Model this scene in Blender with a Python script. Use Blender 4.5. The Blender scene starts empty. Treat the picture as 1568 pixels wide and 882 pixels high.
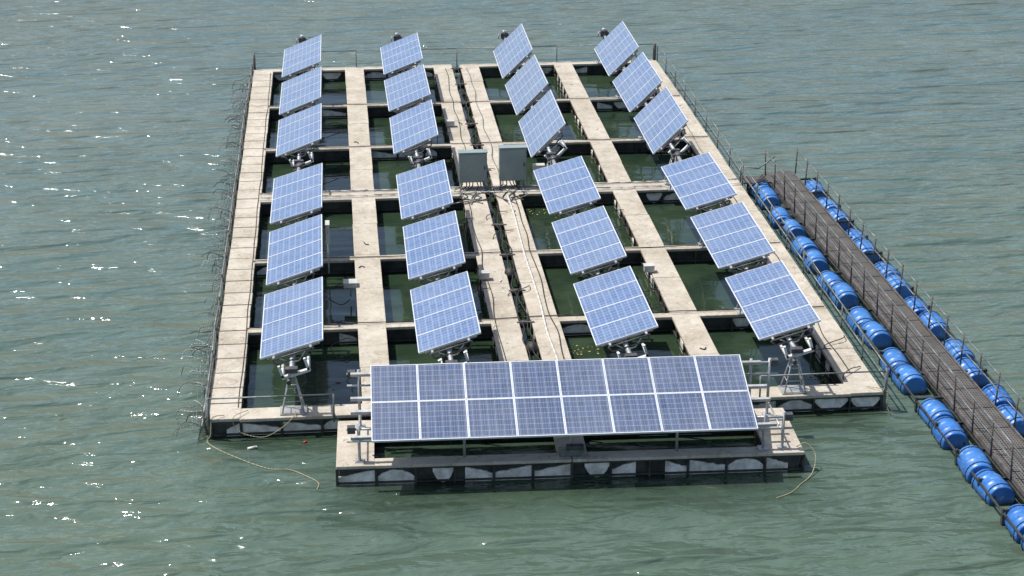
import bpy, math, random
from mathutils import Vector, Matrix
random.seed(7)
R=math.radians
scene=bpy.context.scene
# ---------------------------------------------------------------- materials
def mat(name):
    m=bpy.data.materials.new(name); m.use_nodes=True
    nt=m.node_tree; b=nt.nodes['Principled BSDF']
    return m,nt,b
def N(nt,t,**k):
    n=nt.nodes.new(t)
    for a,v in k.items(): setattr(n,a,v)
    return n
def L(nt,a,b): nt.links.new(a,b)
def math_(nt,op,a,b=None,c=None):
    n=N(nt,'ShaderNodeMath',operation=op)
    for i,v in enumerate((a,b,c)):
        if v is None: continue
        if isinstance(v,(int,float)): n.inputs[i].default_value=v
        else: L(nt,v,n.inputs[i])
    return n.outputs[0]
def ramp(nt,fac,stops):
    r=N(nt,'ShaderNodeValToRGB'); e=r.color_ramp.elements
    while len(e)<len(stops): e.new(0.5)
    for i,(p,c) in enumerate(stops):
        e[i].position=p; e[i].color=(c[0],c[1],c[2],1) if not isinstance(c,(int,float)) else (c,c,c,1)
    L(nt,fac,r.inputs[0]); return r.outputs[0]
def noise(nt,vec,scale,detail=3,rough=.55,dist=0.0):
    n=N(nt,'ShaderNodeTexNoise'); n.inputs['Scale'].default_value=scale; n.inputs['Detail'].default_value=detail
    n.inputs['Roughness'].default_value=rough; n.inputs['Distortion'].default_value=dist
    if vec is not None: L(nt,vec,n.inputs['Vector'])
    return n.outputs['Fac']
def mix(nt,f,a,b,mode='MIX'):
    n=N(nt,'ShaderNodeMix',data_type='RGBA',blend_type=mode)
    if isinstance(f,(int,float)): n.inputs[0].default_value=f
    else: L(nt,f,n.inputs[0])
    for i,v in ((6,a),(7,b)):
        if isinstance(v,tuple): n.inputs[i].default_value=(*v,1)
        else: L(nt,v,n.inputs[i])
    return n.outputs[2]
def coords(nt,kind='Object'): return N(nt,'ShaderNodeTexCoord').outputs[kind]
def worldpos(nt): return N(nt,'ShaderNodeNewGeometry').outputs['Position']
def bump(nt,b,h,dist=.01,strength=1):
    n=N(nt,'ShaderNodeBump'); n.inputs['Distance'].default_value=dist; n.inputs['Strength'].default_value=strength
    L(nt,h,n.inputs['Height']); L(nt,n.outputs[0],b.inputs['Normal'])
def simple(name,c1,c2,scale=3,rough=.6,metal=0,bd=.004,lo=.35,hi=.65):
    m,nt,b=mat(name); w=worldpos(nt); f=noise(nt,w,scale,5,.65)
    L(nt,ramp(nt,f,[(lo,c1),(hi,c2)]),b.inputs['Base Color'])
    b.inputs['Roughness'].default_value=rough; b.inputs['Metallic'].default_value=metal
    if bd: bump(nt,b,noise(nt,w,scale*9,3),bd)
    return m
def deck_mat(name):
    m,nt,b=mat(name); w=worldpos(nt)
    c=ramp(nt,noise(nt,w,1.1,6,.65),[(.3,(.35,.305,.235)),(.5,(.455,.41,.335)),(.7,(.55,.505,.425))])
    st=ramp(nt,noise(nt,w,2.6,7,.8,1.2),[(.51,0),(.66,1)])
    c=mix(nt,math_(nt,'MULTIPLY',st,.58),c,(.21,.17,.12))
    sp=ramp(nt,noise(nt,w,13,2,.5),[(.63,0),(.70,1)])
    c=mix(nt,math_(nt,'MULTIPLY',sp,.55),c,(.67,.64,.58))
    dk=ramp(nt,noise(nt,w,8,3,.6,.5),[(.62,0),(.71,1)])
    c=mix(nt,math_(nt,'MULTIPLY',dk,.6),c,(.12,.10,.075))
    L(nt,c,b.inputs['Base Color']); b.inputs['Roughness'].default_value=.85
    bump(nt,b,noise(nt,w,22,4,.7),.008)
    return m
M={}
M['deck']=deck_mat('concrete_deck')
M['plank']=deck_mat('slab_deck')
M['dark']=simple('dark_frame_steel',(.012,.016,.014),(.06,.06,.05),4,.6)
M['foam']=simple('weathered_foam',(.45,.43,.36),(.87,.85,.79),3.5,.9,bd=.02)
M['galv']=simple('galvanised_steel',(.30,.31,.31),(.52,.53,.53),6,.42,.35)
M['whitept']=simple('pale_painted_steel',(.5,.5,.48),(.68,.68,.66),6,.5)
M['railg']=simple('grey_rail',(.10,.12,.12),(.26,.28,.27),5,.5,.4)
M['rust']=simple('rusty_steel',(.055,.047,.04),(.14,.127,.115),5,.8)
M['motor']=simple('motor_housing',(.03,.032,.035),(.10,.10,.105),8,.5)
M['cab']=simple('cabinet_paint',(.20,.26,.245),(.26,.31,.295),2,.45,bd=.001)
M['box']=simple('junction_box_plastic',(.40,.40,.37),(.55,.55,.52),3,.5,bd=.001)
M['black']=simple('black_rubber',(.012,.012,.012),(.035,.035,.035),6,.6)
M['yrope']=simple('weathered_rope',(.32,.27,.16),(.44,.39,.26),9,.9)
M['pvc']=simple('white_pipe',(.5,.49,.45),(.7,.69,.65),4,.5,bd=0)
M['algae']=simple('algae_leaf',(.22,.20,.05),(.38,.32,.10),9,.9)
M['red']=simple('red_plastic',(.4,.03,.02),(.5,.06,.04),9,.5,bd=0)
# barrel
m,nt,b=mat('blue_plastic'); w=worldpos(nt)
oi=N(nt,'ShaderNodeObjectInfo')
c=ramp(nt,noise(nt,w,1.6,5,.6),[(.3,(.016,.10,.36)),(.7,(.045,.20,.56))])
c=mix(nt,math_(nt,'MULTIPLY',oi.outputs['Random'],.45),c,(.10,.28,.58))
d=ramp(nt,noise(nt,w,7,5,.75),[(.55,0),(.70,1)])
sep=N(nt,'ShaderNodeSeparateXYZ'); L(nt,w,sep.inputs[0])
c=mix(nt,math_(nt,'MULTIPLY',d,.5),c,(.40,.45,.48))
grime=ramp(nt,sep.outputs[2],[(.02,1),(.13,0)])
c=mix(nt,math_(nt,'MULTIPLY',grime,.85),c,(.02,.03,.02))
L(nt,c,b.inputs['Base Color']); b.inputs['Roughness'].default_value=.36; bump(nt,b,noise(nt,w,9,3),.006)
M['blue']=m
# grating
m,nt,b=mat('walkway_grating'); w=worldpos(nt)
sep=N(nt,'ShaderNodeSeparateXYZ'); L(nt,w,sep.inputs[0])
a1=math_(nt,'GREATER_THAN',math_(nt,'FRACT',math_(nt,'MULTIPLY',sep.outputs[1],11)),.45)
a2=math_(nt,'GREATER_THAN',math_(nt,'FRACT',math_(nt,'MULTIPLY',sep.outputs[0],16)),.5)
c=ramp(nt,noise(nt,w,2.2,6,.7),[(.3,(.060,.055,.051)),(.7,(.145,.132,.12))])
c=mix(nt,math_(nt,'MULTIPLY',math_(nt,'MULTIPLY',a1,a2),.95),c,(.008,.009,.009))
L(nt,c,b.inputs['Base Color']); b.inputs['Roughness'].default_value=.8; bump(nt,b,noise(nt,w,20,3),.01)
M['grate']=m
# pv cell materials in local object coordinates
def pv(name,px,py,c1,c2,rough,linew=.035,busn=3,linec=(.48,.53,.60)):
    m,nt,b=mat(name); o=coords(nt); s=N(nt,'ShaderNodeSeparateXYZ'); L(nt,o,s.inputs[0])
    fx=math_(nt,'FRACT',math_(nt,'DIVIDE',s.outputs[0],px)); fy=math_(nt,'FRACT',math_(nt,'DIVIDE',s.outputs[1],py))
    ex=math_(nt,'ABSOLUTE',math_(nt,'SUBTRACT',fx,.5)); ey=math_(nt,'ABSOLUTE',math_(nt,'SUBTRACT',fy,.5))
    lx=math_(nt,'GREATER_THAN',ex,.5-linew); ly=math_(nt,'GREATER_THAN',ey,.5-linew)
    dia=math_(nt,'GREATER_THAN',math_(nt,'ADD',ex,ey),.90)
    ln=math_(nt,'MAXIMUM',math_(nt,'MAXIMUM',lx,ly),dia)
    cell=N(nt,'ShaderNodeCombineXYZ')
    L(nt,math_(nt,'FLOOR',math_(nt,'DIVIDE',s.outputs[0],px)),cell.inputs[0]); L(nt,math_(nt,'FLOOR',math_(nt,'DIVIDE',s.outputs[1],py)),cell.inputs[1])
    oi=N(nt,'ShaderNodeObjectInfo'); L(nt,oi.outputs['Random'],cell.inputs[2])
    wn=N(nt,'ShaderNodeTexWhiteNoise'); L(nt,cell.outputs[0],wn.inputs[0])
    f=math_(nt,'ADD',math_(nt,'MULTIPLY',wn.outputs[0],.55),math_(nt,'MULTIPLY',noise(nt,o,22,3,.7),.45))
    c=ramp(nt,f,[(.15,c1),(.85,c2)])
    c=mix(nt,math_(nt,'MULTIPLY',oi.outputs['Random'],.22),c,(.12,.17,.27))
    bx=math_(nt,'FRACT',math_(nt,'MULTIPLY',fx,busn)); bl=math_(nt,'LESS_THAN',math_(nt,'ABSOLUTE',math_(nt,'SUBTRACT',bx,.5)),.07)
    c=mix(nt,math_(nt,'MULTIPLY',bl,.30),c,(.45,.50,.56))
    c=mix(nt,math_(nt,'MULTIPLY',ln,.6),c,linec)
    dust=ramp(nt,noise(nt,worldpos(nt),.9,5,.65),[(.3,.05),(.75,.25)])
    c=mix(nt,dust,c,(.37,.39,.41))
    L(nt,c,b.inputs['Base Color']); b.inputs['Roughness'].default_value=rough
    b.inputs['IOR'].default_value=1.5
    return m
M['pv']=pv('solar_cells',.1555,.15,(.042,.098,.228),(.082,.157,.335),.2)
M['pvt']=pv('solar_cells_table',.155,.155,(.014,.030,.090),(.038,.070,.17),.14,linec=(.36,.40,.46))
M['alu']=simple('aluminium_frame',(.60,.63,.66),(.72,.75,.77),5,.4,.2,bd=0)
# water
m,nt,b=mat('lake_water'); w=worldpos(nt)
sep=N(nt,'ShaderNodeSeparateXYZ'); L(nt,w,sep.inputs[0])
X,Y=sep.outputs[0],sep.outputs[1]
base=ramp(nt,noise(nt,w,.16,4,.6,.5),[(.35,(.085,.140,.142)),(.65,(.110,.158,.148))])
near=N(nt,'ShaderNodeMapRange'); near.inputs[1].default_value=26; near.inputs[2].default_value=62; near.inputs[3].default_value=1; near.inputs[4].default_value=0
L(nt,Y,near.inputs[0])
base=mix(nt,math_(nt,'MULTIPLY',near.outputs[0],.9),base,(.078,.118,.078))
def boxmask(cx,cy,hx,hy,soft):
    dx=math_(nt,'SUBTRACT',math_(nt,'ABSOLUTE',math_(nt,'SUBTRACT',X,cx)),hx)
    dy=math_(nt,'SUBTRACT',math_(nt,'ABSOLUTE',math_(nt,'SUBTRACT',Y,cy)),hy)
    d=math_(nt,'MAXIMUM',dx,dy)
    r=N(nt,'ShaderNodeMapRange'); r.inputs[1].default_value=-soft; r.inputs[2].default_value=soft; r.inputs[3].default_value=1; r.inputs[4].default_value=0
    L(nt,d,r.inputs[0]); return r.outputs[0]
calm_shade=boxmask(4.37,50.8,7.3,14.8,.35)  # raft footprint: flattens ripples and carries the painted shade
shade_mask=math_(nt,'MAXIMUM',calm_shade,math_(nt,'MULTIPLY',math_(nt,'MAXIMUM',boxmask(4.37,50.3,7.3,15.2,.7),boxmask(4.5,33.9,4.7,1.9,.9)),.85))  # raft and pontoon shade painted into the water colour, spilling out in front
cage_shade=ramp(nt,noise(nt,w,.6,4,.6),[(.35,(.014,.028,.017)),(.65,(.032,.054,.029))])  # dark green cage water with the raft's shade mixed into its colour
base=mix(nt,shade_mask,base,cage_shade)
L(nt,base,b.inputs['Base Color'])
b.inputs['Roughness'].default_value=.07; b.inputs['IOR'].default_value=1.42
def mp(rot,sx,sy):
    n=N(nt,'ShaderNodeMapping'); n.inputs['Rotation'].default_value=(0,0,R(rot)); n.inputs['Scale'].default_value=(sx,sy,1)
    L(nt,w,n.inputs['Vector']); return n.outputs[0]
def wave(rot,sx,sc,dist,dsc):
    n=N(nt,'ShaderNodeTexWave',wave_type='BANDS',bands_direction='Y',wave_profile='SIN')
    n.inputs['Scale'].default_value=sc; n.inputs['Distortion'].default_value=dist; n.inputs['Detail'].default_value=2
    n.inputs['Detail Scale'].default_value=dsc; n.inputs['Detail Roughness'].default_value=.55
    L(nt,mp(rot,sx,1),n.inputs['Vector']); return n.outputs['Fac']
wv=wave(9,.55,.34,9,1.0)
wv2=wave(-14,.6,.62,8,1.6)
h1=noise(nt,mp(10,.36,1.15),.95,1,.45,.6)
h2=noise(nt,mp(-8,.7,1.9),1.7,2,.5,.5)
h3=noise(nt,mp(30,1,1.5),5.0,2,.5,.3)
big=noise(nt,w,.07,3)
patch=ramp(nt,big,[(.35,.62),(.62,1.0)])
h=math_(nt,'ADD',math_(nt,'MULTIPLY',wv,.078),math_(nt,'MULTIPLY',wv2,.022))
h=math_(nt,'ADD',h,math_(nt,'ADD',math_(nt,'MULTIPLY',h1,.62),math_(nt,'ADD',math_(nt,'MULTIPLY',h2,.19),math_(nt,'MULTIPLY',h3,.024))))
amp=math_(nt,'MULTIPLY',math_(nt,'MULTIPLY',patch,1.08),math_(nt,'SUBTRACT',1,math_(nt,'MULTIPLY',calm_shade,.955)))
h=math_(nt,'MULTIPLY',h,amp)
bump(nt,b,h,1.0)
M['water']=m
# ---------------------------------------------------------------- mesh builder
class MB:
    def __init__(s): s.v=[];s.f=[];s.m=[];s.sm=[];s.mats=[]
    def mi(s,k):
        if k not in s.mats: s.mats.append(k)
        return s.mats.index(k)
    def face(s,idx,k,sm=False): s.f.append(idx); s.m.append(s.mi(k)); s.sm.append(sm)
    def box(s,a,b,k,T=None):
        i=len(s.v)
        for z in (a[2],b[2]):
            for x,y in ((a[0],a[1]),(b[0],a[1]),(b[0],b[1]),(a[0],b[1])):
                p=Vector((x,y,z)); p=T@p if T else p
                s.v.append(p)
        for q in ((3,2,1,0),(4,5,6,7),(0,1,5,4),(1,2,6,5),(2,3,7,6),(3,0,4,7)):
            s.face([i+j for j in q],k)
    def cyl(s,p0,p1,r,k,n=8,r1=None,T=None,caps=True):
        p0=Vector(p0);p1=Vector(p1); r1=r if r1 is None else r1
        d=(p1-p0).normalized(); u=d.orthogonal().normalized(); w=d.cross(u)
        i=len(s.v)
        for p,rr in ((p0,r),(p1,r1)):
            for j in range(n):
                a=2*math.pi*j/n; q=p+(u*math.cos(a)+w*math.sin(a))*rr
                s.v.append(T@q if T else q)
        for j in range(n):
            s.face([i+j,i+(j+1)%n,i+n+(j+1)%n,i+n+j],k,True)
        if caps:
            s.face([i+j for j in range(n)][::-1],k); s.face([i+n+j for j in range(n)],k)
    def path(s,pts,r,k,n=6,T=None):
        for a,b in zip(pts[:-1],pts[1:]): s.cyl(a,b,r,k,n,T=T)
    def poly(s,pts,k,depth=None):
        i=len(s.v); n=len(pts)
        for p in pts: s.v.append(Vector(p))
        s.face([i+j for j in range(n)],k)
        if depth:
            for p in pts: s.v.append(Vector(p)+Vector(depth))
            s.face([i+n+j for j in range(n)][::-1],k)
            for j in range(n): s.face([i+j,i+n+j,i+n+(j+1)%n,i+(j+1)%n],k)
    def obj(s,name,parent=None,loc=None,bevel=0,M4=None):
        me=bpy.data.meshes.new(name); me.from_pydata([tuple(v) for v in s.v],[],s.f)
        for k in s.mats: me.materials.append(M[k])
        for p,mi_,sm in zip(me.polygons,s.m,s.sm): p.material_index=mi_; p.use_smooth=sm
        me.update()
        o=bpy.data.objects.new(name,me); scene.collection.objects.link(o)
        if M4 is not None: o.matrix_world=M4
        if parent: o.parent=parent
        if bevel:
            bv=o.modifiers.new('bevel','BEVEL'); bv.width=bevel; bv.segments=2; bv.limit_method='ANGLE'
        return o
def empty(name,loc=(0,0,0)):
    o=bpy.data.objects.new(name,None); scene.collection.objects.link(o); o.empty_display_size=.3; return o
def jit(a): return random.uniform(-a,a)
def smooth_path(pts,n=6):
    P=[Vector(p) for p in pts]; out=[]
    for i in range(len(P)-1):
        p0=P[max(i-1,0)];p1=P[i];p2=P[i+1];p3=P[min(i+2,len(P)-1)]
        for j in range(n):
            t=j/n
            out.append(.5*((2*p1)+(-p0+p2)*t+(2*p0-5*p1+4*p2-p3)*t*t+(-p0+3*p1-3*p2+p3)*t**3))
    out.append(P[-1]); return out
ZD=.45
# ---------------------------------------------------------------- water
mb=MB(); S=6000
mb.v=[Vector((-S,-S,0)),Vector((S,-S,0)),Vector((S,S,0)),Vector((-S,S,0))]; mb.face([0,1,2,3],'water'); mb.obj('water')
# ---------------------------------------------------------------- floating platform
Y0,Y1=35.95,65.65
CW=[(-3.05,-2.35),(.26,.94),(3.48,4.16),(4.46,5.14),(7.92,8.6),(11.05,11.8)]
BE=[(35.95,36.5),(40.76,41.04),(45.48,45.76),(50.50,50.78),(50.92,51.28),(55.5,55.78),(60.42,60.70),(65.3,65.65)]
plat=empty('floating_platform')
mb=MB()
for i,(a,b) in enumerate(CW):
    st=.82 if i==0 else 2.475
    nseg=round((Y1-Y0)/st); st=(Y1-Y0)/nseg
    g=.022 if i==0 else .006
    for j in range(nseg):
        dz=jit(.005); dx=jit(.010)
        mb.box((a+dx,Y0+j*st+g,ZD-.08),(b+dx,Y0+(j+1)*st-g,ZD+dz),'plank' if i==0 else 'deck')
cells=[(CW[0][1],CW[1][0]),(CW[1][1],CW[2][0]),(CW[3][1],CW[4][0]),(CW[4][1],CW[5][0])]
for (a,b) in cells:
    for (c,d) in BE:
        mb.box((a-.02,c+jit(.01),ZD-.088),(b+.02,d+jit(.01),ZD-.012),'deck')
mb.obj('deck',plat,bevel=.012)
mb=MB()
def bay_front(mb,x0,x1,y,z0,z1,seed,step=.62,foam=.6,sgn=-1):
    rnd=random.Random(seed)
    n=max(1,round((x1-x0)/step)); w=(x1-x0)/n
    mb.box((x0,y-.0,z1-.035),(x1,y+.05,z1),'dark')
    mb.box((x0,y,z0),(x1,y+.05,z0+.04),'dark')
    for i in range(n+1):
        x=x0+i*w
        mb.box((x-.022,y-.012,z0-.1),(x+.022,y+.045,z1+.0),'dark')
    for i in range(n):
        if rnd.random()<foam:
            a=x0+i*w+.03; b=a+w-.06; yy=y+.03
            zt=z1-.04; zb=z0-.03; H=zt-zb
            cut=rnd.random()
            if cut<.2: a+=w*rnd.uniform(.15,.5)
            elif cut<.4: b-=w*rnd.uniform(.15,.5)
            ns=9; top=[];bot=[]
            kind=rnd.random()
            for q in range(ns+1):
                t=q/ns; x=a+(b-a)*t
                if kind<.3:
                    lo=zb+H*.75*abs(2*t-1)**2.2; hi=zt-rnd.random()*.02
                elif kind<.6:
                    lo=zb; hi=zt-H*.45*abs(2*t-1)**2-rnd.random()*.03
                else:
                    lo=zb; hi=zt-H*(.02+.5*(t if kind<.8 else 1-t))*rnd.uniform(.8,1.1)
                top.append((x,yy,max(hi,lo+.01))); bot.append((x,yy,lo))
            mb.poly(bot+top[::-1],'foam',(0,.04,0))
for i,(a,b) in enumerate(CW):
    mb.box((a+.07,Y0+.07,-.3),(b-.07,Y1-.05,ZD-.09),'dark')
    y=Y0+.1
    while y<Y1:
        mb.box((a+.012,y,-.1),(a+.055,y+.045,ZD-.087),'dark'); mb.box((b-.055,y,-.1),(b-.012,y+.045,ZD-.087),'dark')
        if random.random()<.5:
            mb.box((a+.03,y+.15,-.05),(a+.069,y+.15+random.uniform(.25,.55),random.uniform(.15,.32)),'foam')
        if random.random()<.3:
            mb.box((b-.069,y+.15,-.05),(b-.03,y+.15+random.uniform(.25,.55),random.uniform(.1,.25)),'foam')
        y+=.82
    for q in (a+.014,b-.05): mb.box((q,Y0+.02,.06),(q+.035,Y1-.02,.10),'rust' if i==0 else 'dark')
k=0
for (a,b) in cells:
    for (c,d) in BE:
        k+=1
        mb.box((a,c+.09,-.3),(b,d-.03,ZD-.092),'dark')
        bay_front(mb,a+.0,b,c+.02,.05,ZD-.089,k,.82,.45 if c>36 else .9)
bay_front(mb,CW[0][0]+.03,CW[0][1],Y0+.014,.05,ZD-.087,101,.7,1)
bay_front(mb,CW[5][0],CW[5][1]-.03,Y0+.014,.05,ZD-.087,102,.7,1)
for y in [36.6,38.2,40.9,43,45.6,48,50.9,53,55.6,58,60.6,63,65.2]:
    mb.cyl((4.18,y,.34),(4.44,y,.34),.10,'black',12)
    mb.box((4.10,y-.22,.457),(4.52,y-.16,.475),'rust')
mb.obj('float_frame',plat)
for x,y in ((4.3,39.2),(4.25,44.1),(4.32,54.3)):
    bpy.ops.mesh.primitive_uv_sphere_add(segments=16,ring_count=10,radius=.17,location=(x,y,.42)); o=bpy.context.object
    o.name='rubber_buoy'; o.data.materials.append(M['black']); o.scale=(.85,1.25,1)
    for p in o.data.polygons: p.use_smooth=True
# ---------------------------------------------------------------- railings of platform
def rail(name,p0,p1,h,n,rails,k='railg',lean=(0,0),r=.018,parent=None):
    mb=MB(); p0=Vector(p0);p1=Vector(p1); ln=Vector((lean[0],lean[1],0))
    for i in range(n+1):
        p=p0.lerp(p1,i/n); mb.cyl(p+Vector((0,0,-.15)),p+ln+Vector((jit(.012),jit(.012),h)),r*1.15,k)
    for f in rails:
        pts=[]
        for i in range(n+1):
            p=p0.lerp(p1,i/n)+ln*f+Vector((0,0,h*f+jit(.008))); pts.append(p)
        mb.path(pts,r,k)
    return mb.obj(name,parent)
rail('safety_railing',(-3.02,Y1-.03,ZD),(11.77,Y1-.03,ZD),.60,4,(1,))
rail('safety_railing',(11.84,Y0+.05,ZD),(11.84,Y1-.03,ZD),.58,16,(1,.5))
rail('safety_railing',(-3.02,Y0-.02,ZD),(-.35,Y0-.02,ZD),.50,1,(1,))
rail('safety_railing',(9.0,Y0-.02,ZD),(11.82,Y0-.02,ZD),.52,1,(1,))
mb=MB()
pts=[]; n=18
for i in range(n+1):
    y=Y0+(Y1-Y0)*i/n
    mb.cyl((-3.08,y,.1),(-3.14+jit(.02),y+jit(.05),ZD+.2+jit(.04)),.022,'rust')
    pts.append(Vector((-3.13+jit(.02),y,ZD+.14+jit(.03))))
mb.path(pts,.02,'railg'); mb.path([p+Vector((.02,0,-.14)) for p in pts],.02,'rust'); mb.path([p+Vector((-.06,0,-.32)) for p in pts],.024,'railg')
for i in range(120):
    y=random.uniform(Y0,Y1); l=random.uniform(.25,.75)
    a=Vector((-3.12,y,ZD+random.uniform(-.3,.05))); up=random.uniform(-.35,.5); dy=jit(.45)
    q=[a,a+Vector((-l*.5,dy*.4,l*up*.8)),a+Vector((-l*.85,dy*.8,l*up*.9)),a+Vector((-l,dy,l*up-random.uniform(0,.3)))]
    mb.path(smooth_path(q,4),.009,random.choice(['railg','railg','black','galv']),5)
for j in range(3):
    q=[]
    for i in range(46):
        y=Y0+(Y1-Y0)*i/45; q.append(Vector((-3.18-.09*j+jit(.05),y,ZD+.0-.1*j+(.08 if i%2 else -.06)+jit(.05))))
    mb.path(smooth_path(q,3),.008,'railg',5)
mb.obj('wire_fence')
mb=MB(); mb.cyl((-3.02,Y1-.05,ZD),(-3.02,Y1-.05,ZD+.55),.045,'rust'); mb.cyl((11.72,Y1-.05,ZD),(11.72,Y1-.05,ZD+.62),.05,'rust')
mb.cyl((-3.02,Y0+.02,-.1),(-3.04,Y0,ZD+.5),.04,'railg'); mb.cyl((11.83,Y0+.02,-.1),(11.84,Y0,ZD+.55),.04,'railg')
mb.obj('corner_posts',plat)
# ---------------------------------------------------------------- solar panels on trackers
W,LN=1.44,3.78
def panel_mesh():
    mb=MB(); n=4; l=LN/n
    for i in range(n):
        y0=-LN/2+i*l; y1=y0+l
        mb.box((-W/2+.02,y0+.02,-.012),(W/2-.02,y1-.02,.012),'pv')
        t=.022
        mb.box((-W/2,y0+.003,-.022),(W/2,y0+t,.018),'alu'); mb.box((-W/2,y1-t,-.022),(W/2,y1-.003,.018),'alu')
        mb.box((-W/2,y0+t,-.022),(-W/2+t,y1-t,.018),'alu'); mb.box((W/2-t,y0+t,-.022),(W/2,y1-t,.018),'alu')
    for x in (-.42,.42): mb.box((x-.025,-LN/2-.12,-.075),(x+.025,LN/2+.12,-.0225),'galv')
    for y in (-1.7,-.55,.55,1.7): mb.box((-.6,y-.03,-.13),(.6,y+.03,-.076),'galv')
    for s in (-1,1):
        ye=s*(LN/2+.14)
        mb.path([(-.48,ye,-.05),(-.40,ye+s*.02,-.17),(.40,ye+s*.02,-.17),(.48,ye,-.05),(-.48,ye,-.05)],.02,'motor')
        mb.path([(-.3,ye,-.05),(-.1,ye,-.24),(.1,ye,-.24),(.3,ye,-.05)],.016,'galv')
    return mb
pm=panel_mesh().obj('solar_panel'); pmesh=pm.data; bpy.data.objects.remove(pm)
Yc=[38.66,43.12,47.55,53.6,58.1,62.65]
colX=[-1.22,2.22,6.14,9.82]
ZC=ZD+1.2
def tower(mb,x,y,zt,b=.24,k='galv'):
    for sx in (-1,1):
        for sy in (-1,1):
            mb.cyl((x+sx*b,y+sy*min(b,.2),ZD),(x+sx*.05,y+sy*.04,zt-.12),.017,k)
    for f in (.33,.66):
        bb=b*(1-f)+.05*f; by=min(b,.2)*(1-f)+.04*f; z=ZD+(zt-.12-ZD)*f
        q=[(x-bb,y-by,z),(x+bb,y-by,z),(x+bb,y+by,z),(x-bb,y+by,z),(x-bb,y-by,z)]
        mb.path(q,.011,k)
    mb.box((x-b-.05,y-.22,ZD),(x+b+.05,y+.22,ZD+.02),k)
    mb.box((x-.08,y-.07,zt-.13),(x+.08,y+.07,zt+.0),'whitept')
for c,x in enumerate(colX):
    for g in range(2):
        roll=17.0 if g==0 else (22 if c<2 else 45)
        for r in range(3):
            y=Yc[g*3+r]
            rr=roll+jit(1.2)
            T=Matrix.Translation((x,y,ZC+.02))@Matrix.Rotation(R(-rr),4,'Y')@Matrix.Rotation(R(jit(.6)),4,'Z')
            o=bpy.data.objects.new('solar_panel',pmesh); scene.collection.objects.link(o); o.matrix_world=T
        st=empty('solar_tracker_stand'); mb=MB()
        ys=[36.25,40.9,45.62,50.55] if g==0 else [51.1,55.64,60.56,65.42]
        zt=ZC-.22
        mb.cyl((x,ys[0]-.15,zt),(x,ys[3]+.1,zt),.055,'galv',12)
        for i,y in enumerate(ys):
            tower(mb,x,y,zt)
        yn=ys[0]
        mb.box((x-.13,yn-.18,zt-.02),(x+.13,yn-.02,zt+.08),'motor'); mb.cyl((x-.06,yn-.05,zt-.2),(x-.06,yn-.28,zt-.2),.055,'motor',12)
        Tr=Matrix.Translation((x,yn,ZC))@Matrix.Rotation(R(-roll),4,'Y')
        for s in (-1,1):
            mb.box((s*.29-.025,-.12,-.33),(s*.29+.025,.60,-.24),'whitept',Tr)
            mb.box((s*.29-.025,-.12,-.30),(s*.29+.025,-.05,-.02),'whitept',Tr)
        mb.box((-.32,-.10,-.35),(.32,.0,-.29),'whitept',Tr)
        yf=ys[3]
        mb.cyl((x+.02,yf-.1,zt),(x+.02,yf+.2,zt),.10,'motor',14)
        mb.cyl((x-.14,yf+.05,zt+.0),(x+.18,yf+.05,zt+.10),.05,'motor',10)
        if g==1:
            mb.box((x-.16,yf-.06,zt+.04),(x+.10,yf+.12,zt+.20),'motor'); mb.cyl((x-.05,yf,zt+.18),(x-.02,yf,zt+.30),.07,'galv',10)
            mb.path([(x-.25,yf,zt),(x-.22,yf,zt+.16),(x+.12,yf,zt+.22),(x+.2,yf,zt)],.02,'galv')
        o=mb.obj('stand_frame',st)
# ---------------------------------------------------------------- pontoon with solar table
PT=Matrix.Translation((4.53,34.42,0))@Matrix.Rotation(R(-1.6),4,'Z')
po=empty('floating_pontoon')
hx,hy=4.83,1.08
mb=MB()
mb.box((-hx,-hy,ZD-.07),(-hx+.78,hy,ZD),'deck'); mb.box((hx-.78,-hy,ZD-.07),(hx,hy,ZD),'deck')
mb.box((-hx+.78,-hy,ZD-.072),(-.01,-hy+.34,ZD-.004),'deck'); mb.box((.01,-hy,ZD-.072),(hx-.78,-hy+.34,ZD-.006),'deck')
mb.box((-hx+.78,hy-.36,ZD-.072),(hx-.78,hy,ZD-.004),'deck')
mb.box((-.28,-hy+.34,ZD-.074),(.34,hy-.36,ZD-.008),'deck')
mb.obj('deck',po,bevel=.01,M4=PT)
mb=MB()
for a,b,c,d in ((-hx+.08,-hx+.7,-hy+.08,hy-.08),(hx-.7,hx-.08,-hy+.08,hy-.08),(-hx+.7,hx-.7,-hy+.08,-hy+.28),(-hx+.7,hx-.7,hy-.3,hy-.08),(-.2,.26,-hy+.3,hy-.3)):
    mb.box((a,c,-.3),(b,d,ZD-.08),'dark')
bay_front(mb,-hx+.01,hx-.01,-hy+.015,.03,ZD-.073,61,.80,.9)
bay_front(mb,-hx+.78,hx-.78,hy-.345,.05,ZD-.075,56,.8,.3)
for s in (-1,1):
    for i in range(4):
        y=-hy+.1+i*.62; x=s*(hx-.03); mb.box((x-.022,y,-.1),(x+.022,y+.045,ZD-.071),'dark')
    mb.box((s*(hx-.03)-.02,-hy+.02,.05),(s*(hx-.03)+.02,hy,.09),'dark')
mb.obj('float_frame',po,M4=PT)
ta=empty('solar_panel_table')
TW,TL=7.86,2.28; tilt=18
TT=Matrix.Translation((4.36,34.13,ZD+1.05))@Matrix.Rotation(R(-1.3),4,'Z')@Matrix.Rotation(R(tilt),4,'X')
mw,ml=TW/8,TL/2
mb=MB()
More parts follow.
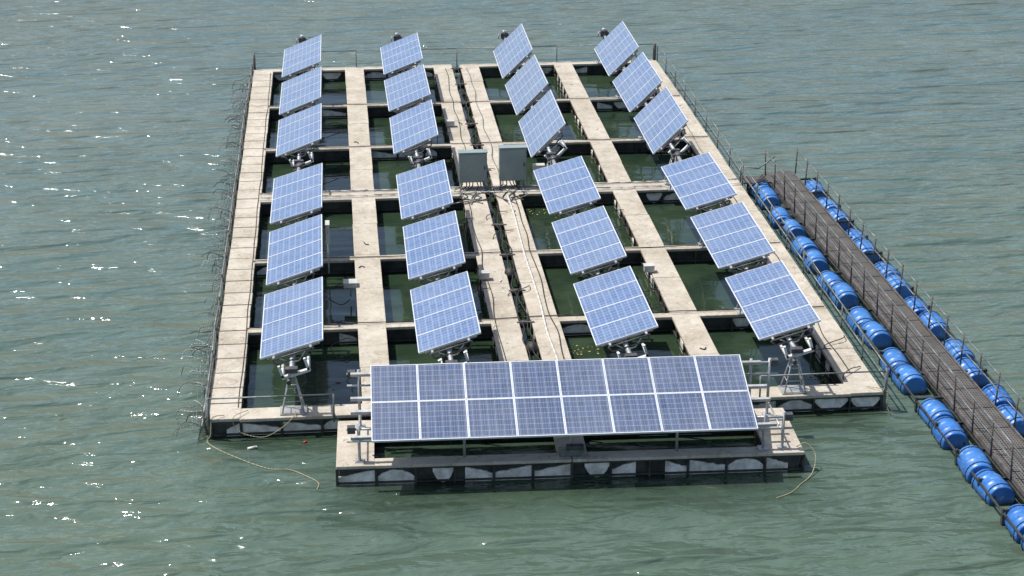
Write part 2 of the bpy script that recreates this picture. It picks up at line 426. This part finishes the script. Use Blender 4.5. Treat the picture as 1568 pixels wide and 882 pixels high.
for i in range(8):
    for j in range(2):
        x0=-TW/2+i*mw; y0=-TL/2+j*ml; t=.02
        x1=x0+mw-.006;y1=y0+ml-.006
        mb.box((x0+t,y0+t,-.014),(x1-t,y1-t,.010),'pvt')
        mb.box((x0,y0,-.025),(x1,y0+t,.018),'alu'); mb.box((x0,y1-t,-.025),(x1,y1,.018),'alu')
        mb.box((x0,y0+t,-.025),(x0+t,y1-t,.018),'alu'); mb.box((x1-t,y0+t,-.025),(x1,y1-t,.018),'alu')
for y in (-.95,-.2,.2,.95): mb.box((-TW/2-.42,y-.03,-.10),(TW/2+.42,y+.03,-.027),'galv')
mb.obj('modules',ta,M4=TT)
mb=MB()
def P(x,y,z): return PT@Vector((x,y,z))
def tabz(y): return ZD+1.05+(y+.29)*math.tan(R(tilt))-.1
for x in (-4.35,4.0,4.4):
    for y in (-.85,.75):
        z=tabz(y)-.02 if x<0 or y>0 else tabz(y)
        mb.cyl(P(x,y,ZD),P(x,y,z+.06),.032,'galv')
        mb.box((x-.1,y-.1,ZD),(x+.1,y+.1,ZD+.025),'galv',PT)
    mb.cyl(P(x,-.85,ZD+.35),P(x,.75,ZD+.35),.02,'galv')
for y in (-.85,.75):
    for s in (-1,1):
        for dz in (-.32,-.05): mb.cyl(P(s*3.7,y,tabz(y)+dz),P(s*4.6,y,tabz(y)+dz),.026,'galv')
        mb.box((s*4.5-.08,y-.07,tabz(y)-.12),(s*4.5+.08,y+.07,tabz(y)+.02),'motor',PT)
for x in (-2.2,0,2.2):
    mb.cyl(P(x,-.8,ZD),P(x,-.8,tabz(-.85)),.03,'galv'); mb.cyl(P(x,.8,ZD),P(x,.8,tabz(.8)-.06),.03,'galv')
mb.box((-.25,-.95,ZD),(.3,-.75,ZD+.14),'railg',PT); mb.cyl(P(-.1,-.85,ZD+.16),P(.25,-.85,ZD+.16),.08,'motor',12)
mb.obj('support_frame',ta)
# ---------------------------------------------------------------- cabinets and boxes
def cabinet(x,y,w,h,d,z):
    e=empty('electrical_cabinet'); mb=MB()
    mb.box((x-w/2,y,z),(x+w/2,y+d,z+h),'cab'); mb.box((x-w/2-.025,y-.03,z+h),(x+w/2+.025,y+d+.02,z+h+.025),'cab')
    mb.obj('housing',e,bevel=.008)
    mb=MB(); mb.box((x-w/2+.03,y-.022,z+.03),(x+w/2-.03,y-.002,z+h-.03),'cab'); mb.obj('door',e,bevel=.006)
    mb=MB(); mb.box((x+w/2-.09,y-.04,z+h*.5-.05),(x+w/2-.06,y-.022,z+h*.5+.05),'black')
    for sx in (-1,1):
        for sy in (.03,d-.03): mb.cyl((x+sx*(w/2-.04),y+sy,ZD),(x+sx*(w/2-.04),y+sy,z),.02,'galv')
    for i in range(7):
        q=x-w/2+.1+i*w/8
        mb.path(smooth_path([(q,y+d/2,z),(q+jit(.05),y+.02,z-.12),(q+jit(.25),y-.2,ZD+.03),(q+jit(.5),y-.5-random.random()*.4,ZD+.02),(q+jit(.6),y-.9-random.random()*.6,ZD+.02)],4),.016,random.choice(['black','black','railg']))
    mb.obj('legs_and_cables',e)
cabinet(3.84,51.0,.82,.90,.28,ZD+.22)
cabinet(5.02,51.05,.80,1.0,.28,ZD+.22)
def jbox(x,y,z,s=(.3,.18,.28)):
    mb=MB(); mb.box((x-s[0]/2,y-s[1]/2,z),(x+s[0]/2,y+s[1]/2,z+s[2]),'box'); mb.box((x-s[0]/2-.012,y-s[1]/2-.012,z+s[2]),(x+s[0]/2+.012,y+s[1]/2+.012,z+s[2]+.02),'box')
    mb.cyl((x,y,z-.0),(x,y,ZD-.3),.02,'galv')
    mb.obj('junction_box',bevel=.006)
jbox(5.78,51.1,ZD+.25,(.34,.2,.42)); jbox(.12,43.6,ZD-.02,(.34,.3,.12)); jbox(3.55,43.7,ZD+.03,(.26,.2,.16)); jbox(7.85,43.8,ZD+.03,(.26,.2,.16)); jbox(-.42,45.3,ZD+.6,(.09,.35,.5))
jbox(3.6,57.6,ZD+.03,(.26,.2,.16)); jbox(11.2,47.0,ZD+.02,(.2,.2,.08))
# ---------------------------------------------------------------- cables, hoses
mb=MB()
def wiggle(x,y0,y1,amp,n,z=.02): return smooth_path([(x+jit(amp),y0+(y1-y0)*i/n,ZD+z) for i in range(n+1)],5)
mb.path(wiggle(4.78,36.6,50.3,.03,8,.03),.028,'pvc',8)
mb.path(wiggle(4.98,36.6,50.3,.05,12),.014,'black')
mb.path(wiggle(3.62,36.8,50.2,.05,12),.012,'black')
mb.path(wiggle(3.9,51.8,65,.06,12),.012,'black'); mb.path(wiggle(4.7,51.8,65,.05,12),.014,'railg')
mb.path(wiggle(4.22,36.8,65,.10,40),.014,'black'); mb.path(wiggle(4.36,36.8,65,.10,40),.014,'black')
mb.path(wiggle(11.35,37,50,.08,12),.012,'black'); mb.path(wiggle(11.25,51,65,.05,12),.012,'railg')
mb.path(wiggle(-2.42,36.5,65,.02,30),.009,'rust')
for y in (41.0,45.6,50.62,50.7,51.2,51.12,55.6,60.5):
    mb.path(smooth_path([(-2.4+i*1.18,y+jit(.05),ZD+.02+max(0,jit(.02))) for i in range(13)],3),.013,random.choice(['black','railg','pvc']))
for x,y in ((-.3,43.2),(3.3,42.5),(6.9,44),(4.6,37.2),(-.4,57.8),(10.9,37.9),(11.3,36.8),(4.3,48.4),(3.3,47.9),(-.3,39.6),(-.5,53),(3.2,56.3),(7.6,48.2),(7.5,42.2),(4.3,42.6),(4.3,46.8),(4.3,52.4),(11.4,38.6)):
    q=[(x+.35,y+.5,ZD+.03),(x+jit(.3),y+.2,ZD+.1),(x-.2+jit(.1),y-.1,ZD+.02),(x+jit(.3),y-.4,ZD-.2),(x+.4,y-.5,ZD-.02)]
    mb.path(smooth_path(q,6),.012,'black')
for i in range(16):
    a,b=random.choice(CW[1:]); x=random.uniform(a+.15,b-.15); y=random.uniform(37,64); t=random.random()*6
    q=[(x,y,ZD+.015),(x+.1*math.cos(t),y+.2*math.sin(t),ZD+.015),(x+.15*math.cos(t+.6),y+.38*math.sin(t+.5),ZD+.015)]
    mb.path(smooth_path(q,4),.014,random.choice(['rust','black','pvc']))
mb.obj('power_cables')
def rope(pts,r=.010,k='yrope'):
    mb=MB(); mb.path(smooth_path(pts,8),r,k); mb.obj('mooring_rope')
rope([(-2.7,36.1,ZD+.03),(-2.95,35.93,ZD+.05),(-3.0,35.85,.15),(-3.04,35.7,.01),(-2.45,35.0,.012),(-1.75,34.4,.012),(-1.3,34.3,.012),(-.94,33.97,.012),(-.7,33.65,.012),(-.73,33.35,.01)])
rope([(-2.2,36.3,ZD+.03),(-2.5,35.9,ZD+.06),(-2.4,35.85,.2),(-1.9,35.82,.05),(-1.5,35.9,.2),(-1.2,35.93,ZD+.02),(-1.2,36.2,ZD+.03)],.009)
rope([(9.2,33.4,ZD+.03),(9.42,33.5,ZD+.06),(9.6,33.35,.3),(9.45,33.0,.05),(9.1,32.6,.012),(8.85,32.3,.012),(8.5,32.1,.01)])
rope([(11.5,36.2,ZD+.03),(11.85,35.9,ZD+.04),(11.9,35.9,.1),(11.95,35.85,-.05)])
mb=MB()
for i in range(230):
    cx,cy=random.choice([(6.6,46.3),(6.2,41.6),(5.5,50.0),(6.8,49.4),(9.4,36.9),(10.5,37.8),(5.4,39.9),(9.5,41.9),(7.4,37.4)])
    x=cx+random.gauss(0,.32);y=cy+random.gauss(0,.15)
    if any(a-.02<x<b+.02 for a,b in CW) : continue
    s=random.uniform(.012,.04);a=random.random()*6
    mb.poly([(x+s*math.cos(a+t)*(1 if t<3 else .6),y+s*math.sin(a+t),.006+random.random()*.006) for t in (0,1.3,2.6,3.9,5.1)],'algae')
mb.obj('floating_leaves')
mb=MB(); mb.cyl((-1.02,35.55,.01),(-.95,35.57,.03),.03,'red',10,r1=.022); mb.obj('plastic_cup')
mb=MB(); mb.cyl((-2.2,35.35,.02),(-2.03,35.40,.03),.03,'pvc',10); mb.cyl((-2.03,35.40,.03),(-1.99,35.41,.03),.03,'pvc',10,r1=.012); mb.obj('plastic_bottle')
# ---------------------------------------------------------------- barrel walkway
wk=empty('floating_walkway')
def WX(y): return 13.22+(50-y)*.0235
ya,yb=24.0,51.6
mid=(ya+yb)/2; WM=Matrix.Translation((WX(mid),mid,0))@Matrix.Rotation(math.atan(.0235),4,'Z'); HL=(yb-ya)/2
mb=MB(); zw=.42
y=-HL
while y<HL-.1:
    mb.box((-.40,y+.012,zw-.03),(-.012,y+.98,zw),'grate',WM); mb.box((.012,y+.012,zw-.03),(.40,y+.98,zw),'grate',WM); y+=1.0
mb.obj('grating',wk)
mb=MB()
for x in (-.45,.41): mb.box((x,-HL,zw-.08),(x+.04,HL,zw+.03),'rust',WM)
mb.box((-.02,-HL,zw-.09),(.02,HL,zw-.032),'rust',WM)
y=-HL+.1
while y<HL:
    mb.box((-1.05,y,zw-.13),(1.05,y+.05,zw-.081),'dark',WM)
    for s in (-1,1): mb.box((s*1.04-.02,y-.02,.02),(s*1.04+.02,y+.06,zw-.06),'dark',WM)
    y+=2.6/2
for s in (-1.04,-.45,.45,1.04): mb.box((s-.02,-HL,zw-.16),(s+.02,HL,zw-.132),'dark',WM)
mb.obj('chassis',wk)
mb=MB()
for s in (-1,1):
    n=25; top=[];m2=[]
    for i in range(n+1):
        y=-HL+2*HL*i/n
        mb.cyl(WM@Vector((s*.46,y,zw-.05)),WM@Vector((s*.49+jit(.015),y,zw+.80+jit(.02))),.02,'rust')
        top.append(WM@Vector((s*.49,y,zw+.74))); m2.append(WM@Vector((s*.475,y,zw+.40)))
    mb.path(top,.017,'railg'); mb.path(m2,.014,'railg')
mb.obj('handrails',wk)
mb=MB(); n=28; prof=[(-.44,.0),(-.44,.265),(-.42,.29),(-.30,.295),(-.16,.302),(-.145,.318),(-.13,.302),(0,.305),(.13,.302),(.145,.318),(.16,.302),(.30,.295),(.42,.29),(.44,.265),(.44,0)]
for (y,r) in prof:
    for j in range(n):
        a=2*math.pi*j/n; mb.v.append(Vector((r*math.cos(a),y,r*math.sin(a))))
for i in range(len(prof)-1):
    for j in range(n):
        q=[i*n+j,i*n+(j+1)%n,(i+1)*n+(j+1)%n,(i+1)*n+j]
        mb.face(q,'blue',0<i<len(prof)-2)
for y in (-.44,.44):
    mb.cyl((.1,y-.012,.15),(.1,y+.012,.15),.03,'black',10)
for y in (-.33,.33):
    for j in range(20):
        a=2*math.pi*j/20; a2=2*math.pi*(j+1)/20; r=.308
        mb.cyl((r*math.cos(a),y,r*math.sin(a)),(r*math.cos(a2),y,r*math.sin(a2)),.009,'black',5)
bo=mb.obj('plastic_barrel'); bmsh=bo.data; bpy.data.objects.remove(bo)
for s in (-1,1):
    y=yb-.5
    while y>ya:
        g=jit(.12)
        for dy in (0,-.98):
            yy=y+dy+g+jit(.03)+(.45 if s>0 else 0)
            if yy<yb-.2:
                o=bpy.data.objects.new('plastic_barrel',bmsh); scene.collection.objects.link(o)
                o.matrix_world=Matrix.Translation((WX(yy)+s*.78+jit(.05),yy,.12+jit(.04)))@Matrix.Rotation(R(1.4+jit(5)),4,'Z')@Matrix.Rotation(R(jit(3)),4,'X')@Matrix.Rotation(jit(3),4,'Y')
        y-=2.62
mb=MB(); mb.box((11.9,50.9,zw-.02),(12.9,51.5,zw+.02),'grate'); mb.path([(11.8,50.9,ZD+.5),(12.3,50.8,ZD+.45),(12.8,50.9,zw+.8)],.02,'railg'); mb.path([(11.8,50.9,ZD),(11.8,50.9,ZD+.5)],.02,'railg')
for i in range(4): mb.cyl((11.9+.05*i,50.2+.15*i,ZD+.05),(12.6,51.4-.2*i,zw+.1),.02,'rust')
mb.obj('gangway')
# ---------------------------------------------------------------- light
sd=Vector((-.42,.14,.90)).normalized()
el=math.asin(sd.z); az=math.atan2(sd.x,sd.y)
wd=bpy.data.worlds.new('World'); scene.world=wd; wd.use_nodes=True; nt=wd.node_tree
sky=nt.nodes.new('ShaderNodeTexSky'); sky.sky_type='NISHITA'; sky.sun_disc=False; sky.sun_elevation=el; sky.sun_rotation=az
sky.air_density=1.0; sky.dust_density=2.0; sky.ozone_density=1.0
nt.links.new(sky.outputs[0],nt.nodes['Background'].inputs[0]); nt.nodes['Background'].inputs[1].default_value=.15
sl=bpy.data.lights.new('sun','SUN'); sl.energy=5.0; sl.angle=R(.5); sl.color=(1,.96,.90)
so=bpy.data.objects.new('sun',sl); scene.collection.objects.link(so); so.rotation_euler=sd.to_track_quat('Z','Y').to_euler(); so.location=(0,0,60)
scene.view_settings.view_transform='Standard'; scene.view_settings.look='None'; scene.view_settings.exposure=0
# ---------------------------------------------------------------- camera
cd=bpy.data.cameras.new('camera'); cd.lens=64.29; cd.sensor_width=36; cd.clip_end=20000; cd.clip_start=.5
co=bpy.data.objects.new('camera',cd); scene.collection.objects.link(co)
co.location=(0,0,17.45); co.rotation_euler=(R(90-21.47),0,R(-5.58))
scene.camera=co
